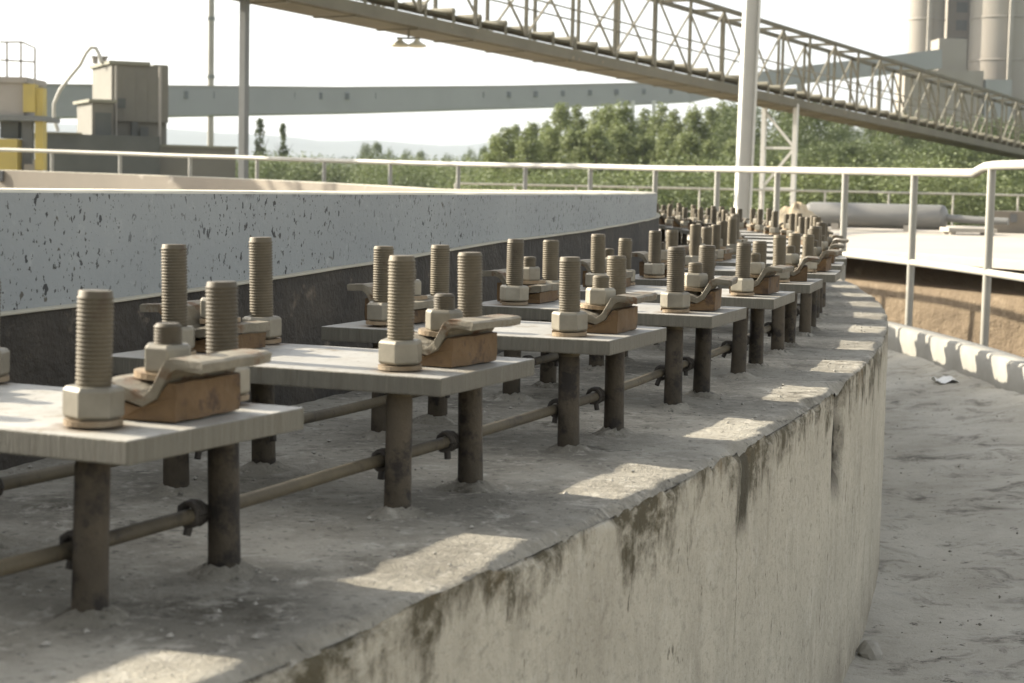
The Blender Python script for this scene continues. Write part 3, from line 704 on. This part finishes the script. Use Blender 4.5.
# ------------------------------------------------------------------ far plant: clad girder gallery, mast, silos
def prism_line(pts, w, name, t, mat):
    mb = MB(); rows = []
    for tp, bt in pts:
        bk = Vector((0, w, 0)); rows.append([bt, tp, tp + bk, bt + bk, bt])
    mb.grid(rows, sm=False); mb.add(rows[0][:4], [(0, 1, 2, 3)]); mb.add(rows[-1][:4], [(3, 2, 1, 0)])
    return part(name, mb, mat, t)
g0 = at(165, 116, 150)
t = thing('clad_conveyor_bridge', (g0.x, g0.y, GZ), 'long grey sheet clad conveyor bridge in front of the hazy hills', 'conveyor')
KEY = [(-60, 84, 118.5, 140), (165, 86.5, 116, 152), (340, 88, 113, 176), (510, 86.5, 108, 205), (620, 84, 105, 218), (690, 82.5, 101.5, 230)]
gp = [(at(x, a_, Y), at(x, b_, Y)) for x, a_, b_, Y in KEY]
prism_line(gp, 3.2, 'cladding', t, 'girder')
mb = MB(); rows = [[tp + Vector((0, -.15, .12)), tp + Vector((0, 3.3, .12)), tp + Vector((0, 3.3, 0)), tp + Vector((0, -.15, 0)), tp + Vector((0, -.15, .12))] for tp, bt in gp]
mb.grid(rows, sm=False); part('roof_edge', mb, 'mast', t)
for x in list(range(185, 690, 27)):
    yt = lerp(x, [k[0] for k in KEY], [k[1] for k in KEY]); Y = lerp(x, [k[0] for k in KEY], [k[3] for k in KEY])
    p = at(x, yt + 8, Y - .35); mb = MB(); mb.box((p.x - .22, p.y - .1, p.z - .3), (p.x + .22, p.y + .6, p.z + .3)); part('bracket', mb, 'girder_dark', t)
for x, Y in ((633, 219), (654, 222)):
    p = at(x, 104, Y); mb = MB(); mb.box((p.x - .22, p.y, GZ - .1), (p.x + .22, p.y + .44, p.z + .4)); part('support_post', mb, 'post_white', t)
p = at(211, 60, 190); t = thing('pipe_mast', (p.x, p.y, GZ), 'brown weathered tall mast behind the grey conveyor bridge', 'mast')
mb = MB(); mb.tube([(p.x, p.y, GZ - .2), (p.x, p.y, 26)], .33, 12); part('pole', mb, 'mast', t)
for z in (11.5, 17.5): mb = MB(); mb.tube([(p.x, p.y, z), (p.x, p.y, z + .35)], .42, 12); part('collar', mb, 'grey_col', t)

t = thing('inlet_conveyor_bridge', (at(764, 80, 235).x, 235, GZ), 'grey clad conveyor bridge rising to the concrete silos', 'conveyor')
prism_line([(at(690, 84, 230.5), at(690, 102, 230.5)), (at(764, 71, 236), at(764, 87, 236)), (at(942, 49, 246), at(942, 68, 246))], 3., 'cladding', t, 'girder')
p = at(800, 80, 238); mb = MB(); mb.box((p.x - .3, 238, GZ - .1), (p.x + .3, 238.6, p.z)); part('support_post', mb, 'mast', t)
p = at(880, 76, 243); mb = MB(); mb.box((p.x - .3, 243, GZ - .1), (p.x + .3, 243.6, p.z - .6)); part('support_post', mb, 'mast', t)

def silo(x0, x1, Y, label):
    a_, b_ = at(x0, 60, Y), at(x1, 60, Y); r = (b_.x - a_.x) / 2; c = (a_.x + b_.x) / 2
    t = thing('silo', (c, Y + r, GZ), label, 'silo', None)
    mb = MB(); mb.lathe([(r, GZ - .2), (r, 44)], 48, (c, Y + r, 0)); part('shell', mb, 'silo', t)
    mb = MB(); mb.lathe([(r + .25, 43.9), (r + .25, 44.8), (r * .3, 46.5)], 48, (c, Y + r, 0)); part('roof', mb, 'silo_dark', t)
    for z in np.arange(8, 44, 6.):
        mb = MB(); mb.lathe([(r + .02, z), (r + .10, z + .04), (r + .10, z + .25), (r + .02, z + .29)], 48, (c, Y + r, 0), cap=False); part('hoop', mb, 'silo', t)
    mb = MB(); mb.box((c - r * .2, Y - .7, GZ), (c - r * .2 + .5, Y - .15, 43)); part('ladder_cage', mb, 'mast', t)
silo(911, 947, 262, 'slender beige concrete silo beside the stair tower')
silo(978, 1050, 256, 'broad beige concrete silo at the far plant')
p0, p1 = at(946, 50, 266), at(977, 50, 266)
t = thing('stair_tower', (p0.x, 266, GZ), 'beige stair tower with dark window slots between the silos', 'tower')
mb = MB(); mb.box((p0.x, 266, GZ - .1), (p1.x, 271, 43)); part('wall', mb, 'silo', t)
for z in np.arange(14.5, 42, 2.6):
    mb = MB(); mb.box((p0.x + 1.3, 265.9, z), (p0.x + 2.9, 265.995, z + 1.5)); part('window', mb, 'silo_dark', t)
mb = MB(); mb.box((p1.x - .9, 265.6, GZ), (p1.x - .1, 265.95, 43)); part('down_pipe', mb, 'silo_dark', t)
p0, p1, p2 = at(905, 72, 250), at(984, 72, 250), at(940, 38, 250)
t = thing('transfer_building', (p0.x, 250, GZ), 'pale stepped transfer building at the foot of the silos', 'building')
mb = MB(); mb.box((p0.x, 250, GZ - .1), (p1.x, 255.8, at(940, 70, 250).z)); part('lower_block', mb, 'silo', t)
mb = MB(); mb.box((p2.x, 250.4, at(940, 70, 250).z), (at(968, 40, 250).x, 255.4, p2.z)); part('upper_block', mb, 'silo', t)
for i in range(5):
    x = p0.x + .9 + i * 2.1; mb = MB(); mb.box((x, 249.9, 8.2), (x + 1.1, 249.995, 9.6)); part('window', mb, 'silo_dark', t)
p3 = at(989, 80, 248); mb = MB(); mb.box((p3.x, 249.6, GZ), (p3.x + 3.6, 253, at(990, 79, 249).z)); part('grey_annexe', mb, 'girder', t)

# ------------------------------------------------------------------ grey plant building on the left
def plant():
    Y = 75; c0 = at(112, 120, Y); c0.x -= .02; a = math.radians(24)
    e1 = Vector((math.cos(a), math.sin(a), 0)); e2 = Vector((-math.sin(a), math.cos(a), 0)); up = Vector((0, 0, 1))
    pm = Y / FPX
    def zz(y, x=112): return at(x, y, Y).z
    t = thing('plant_building', (c0.x, c0.y, GZ), 'grey sheet metal plant building with stepped roofs and a bent vent pipe', 'building')
    c = Vector((c0.x, c0.y, 0)); w1 = 52 * pm / math.cos(a); w2 = 40 * pm / math.sin(a)
    def bx(name, o, l1, l2, z0, z1, mat):
        mb = MB(); mb.obox(o + up * z0, e1 * l1, e2 * l2, up * (z1 - z0)); return part(name, mb, mat, t)
    bx('upper_wall', c, w1, w2, zz(121), zz(64), 'plant')
    bx('upper_roof', c - e1 * .12 - e2 * .12, w1 * .72, w2 + .3, zz(64), zz(60.5), 'plant_trim')
    bx('roof_step', c + e1 * w1 * .74, w1 * .25, w2, zz(64), zz(62.5), 'plant_trim')
    lo = c - e1 * .9 - e2 * .9
    bx('lower_wall', c + e2 * .2 + e1 * .08, w1 - .1, w2, GZ - .1, zz(121), 'plant')
    f = Vector((at(92, 120, Y - 1.5).x, Y - 1.5, 0))
    bx('annexe_wall', f, w1 * .36, w2 * .8, GZ - .1, zz(104), 'plant')
    bx('annexe_roof', f - e1 * .15 - e2 * .15, w1 * .36 + .3, w2 * .8 + .3, zz(104), zz(101), 'plant_trim')
    bx('door_recess', f + e1 * (w1 * .05) - e2 * .03, w1 * .28, .06, zz(136), zz(114), 'plant_dark')
    bx('dark_pipe', c + e1 * (w1 * .36) + e2 * .05 , .25, .14, zz(140), zz(121), 'plant_dark')
    p = at(45, 150, 72); bx('base_shed', Vector((p.x, p.y, 0)), 4.6, 3.5, GZ - .1, at(80, 134, 72).z, 'plant_dark')
    bx('base_shed_roof', Vector((p.x - .2, p.y - .2, 0)), 1.7, 3.9, at(80, 134, 72).z, at(80, 132.3, 72).z, 'plant_trim')
    bx('side_shed', Vector((c.x, c.y - 1.5, 0)) + e1 * .6, 4.9, 2.8, GZ - .1, zz(146), 'plant')
    bx('side_shed_roof', Vector((c.x, c.y - 1.6, 0)) + e1 * .5, 5.1, 3., zz(146), zz(143.5), 'plant_trim')
    for x in (124, 138, 151):                                   # sheet joints of the cladding
        q = (Vector((at(x, 100, Y).x, Y, 0)) - c).dot(e1)
        mb = MB(); mb.obox(c + e1 * q - e2 * .012 + up * zz(120), e1 * .05, e2 * .02, up * (zz(66) - zz(120))); part('sheet_joint', mb, 'plant', t)
    for x0, x1, y0, y1 in ((118, 127, 98, 108), (143, 152, 126, 136)):
        q0, q1 = [(Vector((at(x, 100, Y).x, Y, 0)) - c).dot(e1) for x in (x0, x1)]
        mb = MB(); mb.obox(c + e1 * q0 - e2 * .03 + up * zz(y1), e1 * (q1 - q0), e2 * .05, up * (zz(y0) - zz(y1))); part('window', mb, 'plant_dark', t)
    for x, r in ((160, .06), (116, .05)):
        p = at(x, 100, Y - .3); mb = MB(); mb.tube([(p.x, p.y, GZ), (p.x, p.y, zz(66))], r, 8); part('down_pipe', mb, 'mast', t)
    for x in (95, 104):
        p = at(x, 60, Y + 1.2); mb = MB(); mb.tube([(p.x, p.y, zz(62)), (p.x, p.y, zz(56))], .12, 10); mb.tube([(p.x, p.y, zz(56)), (p.x, p.y, zz(54.5))], .2, 10); part('roof_vent', mb, 'mast', t)
    pts = [at(x, y, 73.2) for x, y in ((58, 131), (54, 118), (54, 104), (60, 90), (70, 77), (80, 65), (86, 53), (91, 47.5), (96, 48), (99, 54), (101, 62))]
    mb = MB(); mb.tube(pts, .075, 8); part('vent_pipe', mb, 'rail', t)
plant()
def yellow_machine():
    Y = 62; p = at(0, 160, Y); t = thing('yellow_machine', (p.x, p.y, GZ), 'yellow painted machine frame with grey cabin beside the plant building', 'machine')
    def bx(name, x0, y0, x1, y1, dep, mat, dY=0):
        a_, b_ = at(x0, y1, Y + dY), at(x1, y0, Y + dY); mb = MB(); mb.box((a_.x, Y + dY, a_.z), (b_.x, Y + dY + dep, b_.z)); part(name, mb, mat, t)
    bx('cabin', -60, 80, 24, 116, 2.5, 'mast'); bx('cabin_roof', -62, 77, 26, 81, 2.7, 'mast', -.1)
    bx('column', 23, 84, 35, 112, .5, 'yellow', -.2); bx('column', 35, 88, 43, 170, .5, 'yellow', -.1)
    bx('lower_cabinet', -60, 139, 17, 176, 1.8, 'yellow', -.3); bx('platform', -60, 116, 44, 119, 2.2, 'grey_col', -.2)
    bx('ladder_panel', 22, 119, 32, 170, .3, 'grey_col', .3); bx('hopper', 0, 122, 18, 138, 1., 'plant_dark', .2)
    for x0, y0, x1, y1 in ((35, 48, 35, 86), (21, 42, 21, 80), (7, 42, 7, 80), (0, 42, 22, 42), (22, 42, 35, 48), (0, 60, 35, 62)):
        mb = MB(); mb.bar(at(x0, y0, Y), at(x1, y1, Y), .06, .06, (0, 1, 0)); part('guard_rail', mb, 'mast', t)
    mb = MB(); mb.bar(Vector((at(38, 170, Y).x, Y + .2, GZ - .1)), at(38, 160, Y + .2), .3, .3, (0, 1, 0)); part('foot', mb, 'mast', t)
    for x in (-50, 10, 28):
        q = at(x, 170, Y); mb = MB(); mb.bar(Vector((q.x, Y + .2, GZ - .1)), Vector((q.x, Y + .2, q.z + .2)), .3, .3, (0, 1, 0)); part('foot', mb, 'mast', t)
yellow_machine()

# ------------------------------------------------------------------ trees and shrubs
def crown_mesh(name, H, R0, shape, n, leaf, mat, seed, base=.12):
    rr = np.random.RandomState(seed)
    ncl = max(14, n // 60); cl = []
    for i in range(ncl):
        q = rr.uniform(0, 1) ** .8
        if shape == 'poplar': rad = R0 * (math.sin(math.pi * min(1, .12 + q * .88)) ** .6) * (1 - .35 * q)
        elif shape == 'cypress': rad = R0 * (1 - q) ** .55 * min(1, q * 8 + .4)
        else: rad = R0 * math.sqrt(max(.02, 1 - (2 * q - 1) ** 2))
        a = rr.uniform(0, 2 * math.pi); k = rad * math.sqrt(rr.uniform(.12, 1.))
        cl.append((k * math.cos(a), k * math.sin(a), H * (base + (1 - base) * q), R0 * rr.uniform(.20, .40)))
    vs = np.zeros((n * 4, 3)); 
    for i in range(n):
        x, y, z, r = cl[i % ncl]
        dv = rr.normal(size=3); dv /= np.linalg.norm(dv); c = np.array((x, y, z)) + dv * r * rr.uniform(.35, 1.0) * (1, 1, 1.25)
        nv = dv * .6 + rr.normal(size=3) * .6; nv /= np.linalg.norm(nv)
        a = np.cross(nv, (0.3, .2, 1)); a /= np.linalg.norm(a); b = np.cross(nv, a); s = leaf * rr.uniform(.6, 1.3)
        vs[i * 4:i * 4 + 4] = [c - a * s, c - b * s * .55, c + a * s, c + b * s * .55]
    vs[:, 2] = np.maximum(vs[:, 2], .02)
    me = bpy.data.meshes.new(name); me.from_pydata(vs.tolist(), [], [(4 * i, 4 * i + 1, 4 * i + 2, 4 * i + 3) for i in range(n)])
    me.materials.append(M[mat]); return me
def trunk_mesh(H, r, seed):
    rr = random.Random(seed); mb = MB()
    mb.tube([(0, 0, -.3), (.02, 0, H * .25), (-.04, .05, H * .6), (0, 0, H * .9)], [r, r * .8, r * .45, r * .12], 8)
    for i in range(7):
        z = H * rr.uniform(.15, .7); a = rr.uniform(0, 6.28); l = H * rr.uniform(.12, .22)
        mb.tube([(0, 0, z), (l * .5 * math.cos(a), l * .5 * math.sin(a), z + l * .5), (l * .8 * math.cos(a), l * .8 * math.sin(a), z + l)], [r * .35, r * .2, r * .06], 5)
    return mb.mesh('trunk', 'bark')
TREE = {'poplar': [], 'broad': [], 'cypress': [], 'shrub': []}
for i in range(4): TREE['poplar'].append((crown_mesh('crown', 10, 2.0, 'poplar', 6500, .115, 'leaf_a', 10 + i), trunk_mesh(9.5, .22, i)))
for i in range(3): TREE['broad'].append((crown_mesh('crown', 10, 3.2, 'broad', 8500, .125, 'leaf_b', 30 + i), trunk_mesh(8.5, .26, 9 + i)))
TREE['cypress'].append((crown_mesh('crown', 10, 1.1, 'cypress', 3500, .11, 'leaf_b', 51, .05), trunk_mesh(9.5, .18, 20)))
for i in range(3): TREE['shrub'].append((crown_mesh('crown', 2.0, 1.5, 'broad', 4200, .048, 'leaf_c', 60 + i, .02), trunk_mesh(1.5, .07, 30 + i)))
rt = random.Random(11)
def tree(kind, px, ytop, Y, name, label, group, wide=1.):
    cm, tm = rt.choice(TREE[kind]); H0 = 2. if kind == 'shrub' else 10.
    p = at(px, ytop, Y); H = p.z - GZ; s = H / H0
    t = thing(name, (p.x, p.y, GZ), label, 'shrub' if kind == 'shrub' else 'tree', group)
    t.scale = (s * wide, s * wide, s); t.rotation_euler = (0, 0, rt.uniform(0, 6.28))
    link('crown', cm, t); link('trunk', tm, t)
for i, px in enumerate(np.linspace(497, 726, 15)):
    yt = lerp(px, [495, 512, 545, 560, 600, 650, 690, 735], [141, 126, 124, 110, 112, 108, 112, 108]) + rt.uniform(-3, 5)
    tree('poplar', px + rt.uniform(-4, 4), yt, rt.uniform(112, 135), 'poplar_tree', 'tall pale green poplar in the row behind the grey tank wall', 'poplars behind the tank', rt.uniform(.95, 1.3))
for i, px in enumerate(np.linspace(505, 735, 11)):
    tree('poplar', px, 136 + rt.uniform(-8, 10), rt.uniform(98, 108), 'young_poplar_tree', 'shorter leafy poplar in front of the tall poplar row', 'short poplars in front of the row', 1.5)
for i, px in enumerate(np.linspace(735, 1045, 17)):
    tree('broad', px + rt.uniform(-6, 6), lerp(px, [735, 800, 900, 1045], [106, 112, 126, 132]) + rt.uniform(-6, 8), rt.uniform(108, 135), 'broadleaf_tree', 'dense dark green broadleaf tree behind the inclined truss gallery', 'broadleaf trees behind the gallery', rt.uniform(.8, 1.1))
for i, px in enumerate(np.linspace(745, 1040, 13)):
    tree('broad', px + rt.uniform(-6, 6), rt.uniform(145, 160), rt.uniform(88, 100), 'young_broadleaf_tree', 'low broadleaf tree filling the gap below the inclined truss gallery', 'low trees below the gallery', 1.3)
tree('cypress', 260, 119, 150, 'cypress_tree', 'taller of two slim cypresses in front of the hazy hills', None, .95)
tree('cypress', 283, 124, 150, 'cypress_tree', 'shorter of two slim cypresses in front of the hazy hills', None, .9)
for px, yt in ((366, 147), (377, 146), (389, 152), (408, 153), (421, 154), (448, 157), (470, 152), (484, 150)):
    tree('broad', px, yt, rt.uniform(230, 260), 'field_tree', 'small hazy tree standing in the field before the hills', 'small field trees', .6)
for px in np.linspace(500, 1040, 22):
    tree('shrub', px + rt.uniform(-8, 8), 178 + rt.uniform(-6, 4), rt.uniform(66, 84), 'hedge_shrub', 'leafy green shrub in the hedge behind the railings', 'hedge shrubs behind the railings', 1.25)

for px in np.linspace(236, 494, 26):
    tree('shrub', px + rt.uniform(-4, 4), lerp(px, [236, 494], [165, 169]) + rt.uniform(-3, 3), rt.uniform(125, 165), 'field_shrub', 'low hazy green shrub along the field edge below the hills', 'low shrubs along the field edge', rt.uniform(1.2, 1.6))

# ------------------------------------------------------------------ litter on walkway and ring
def stone(loc, r, name, label, cat, mat='stone', group=None, sq=.7, seed=0):
    bm = bmesh.new(); bmesh.ops.create_icosphere(bm, subdivisions=2, radius=1.)
    rr = random.Random(seed); o = rr.uniform(0, 50)
    for v in bm.verts:
        k = 1 + .35 * fbm(v.co.x * 1.3 + o, v.co.y * 1.3, v.co.z * 1.3); v.co = Vector((v.co.x * k * r * rr.uniform(.96, 1.04), v.co.y * k * r * .8, v.co.z * k * r * sq))
    me = bpy.data.meshes.new(name); bm.to_mesh(me); bm.free(); me.materials.append(M[mat])
    o = link(name, me); o.location = loc; o.rotation_euler = (0, 0, rr.uniform(0, 6)); return tag(o, label, cat, group)
p = P(RE + .035, 1.2945, .022); stone(p, .030, 'stone', 'pale angular stone lying against the foot of the ring wall', 'stone', seed=4, sq=1.0)
mb = MB(); p = P(19.28, 1.6083, fall(19.28) + .02); rows = [[(p.x + x, p.y + y, p.z + .012 * math.sin(x * 60) + .010 * math.cos(y * 45)) for x in np.linspace(-.06, .06, 7)] for y in np.linspace(-.10, .10, 7)]
mb.grid(rows); mb.grid([[(x, y, z - .0015) for x, y, z in r] for r in rows], flip=True)
single('paper_scrap', mb, 'paper', 'crumpled white paper scrap lying on the dusty walkway', 'paper', loc=p, recalc=False)
# loose gravel, dust clods and grit
def gravel(name, n, fn, label, mat, rmin, rmax, seed):
    rr = random.Random(seed); vs = []; fs = []
    oct_ = [(1, 0, 0), (0, 1, 0), (-1, 0, 0), (0, -1, 0), (0, 0, 1), (0, 0, -1)]
    of = [(0, 1, 4), (1, 2, 4), (2, 3, 4), (3, 0, 4), (1, 0, 5), (2, 1, 5), (3, 2, 5), (0, 3, 5)]
    for i in range(n):
        c = fn(rr); r = rmin + (rmax - rmin) * rr.random() ** 3; a = rr.uniform(0, 6.28); o = len(vs)
        for x, y, z in oct_:
            k = r * rr.uniform(.6, 1.2); xx, yy = x * math.cos(a) - y * math.sin(a), x * math.sin(a) + y * math.cos(a)
            vs.append((c.x + xx * k, c.y + yy * k, c.z + z * k * .7))
        fs += [tuple(o + q for q in f) for f in of]
    me = bpy.data.meshes.new(name); me.from_pydata(vs, [], fs); me.materials.append(M[mat]); o = link(name, me)
    return tag(o, label, 'gravel', None, 'stuff')
def on_walk(rr):
    e = rr.random(); R = RE + .02 + (RK - RE - .04) * (e * e if rr.random() < .5 else rr.random()); return P(R, 1.18 + .65 * rr.random() ** 1.2, fall(R) + .004)
def on_ring(rr): return P(RC + .05 + (RE - .04 - RC - .05) * rr.random(), 1.085 + .4 * rr.random() ** 1.4, ZT + .001)
gravel('walkway_gravel', 700, on_walk, 'loose grit and small stones scattered on the walkway', 'clod', .0015, .0065, 1)
gravel('ring_grit', 2600, on_ring, 'fine concrete grit scattered on the ring top', 'stone', .001, .0055, 2)

# ------------------------------------------------------------------ haze
mb = MB(); mb.box((-4200, -60, GZ - 1.2), (4200, 3300, 190))
hz = single('haze', mb, [], kind='stuff')
m = bpy.data.materials.new('haze_air'); m.use_nodes = True; n = m.node_tree.nodes; n.remove(n['Principled BSDF'])
pv = n.new('ShaderNodeVolumePrincipled'); pv.inputs['Density'].default_value = .00016; pv.inputs['Color'].default_value = (.84, .92, 1, 1)
m.node_tree.links.new(pv.outputs[0], n['Material Output'].inputs['Volume']); hz.data.materials.append(m)
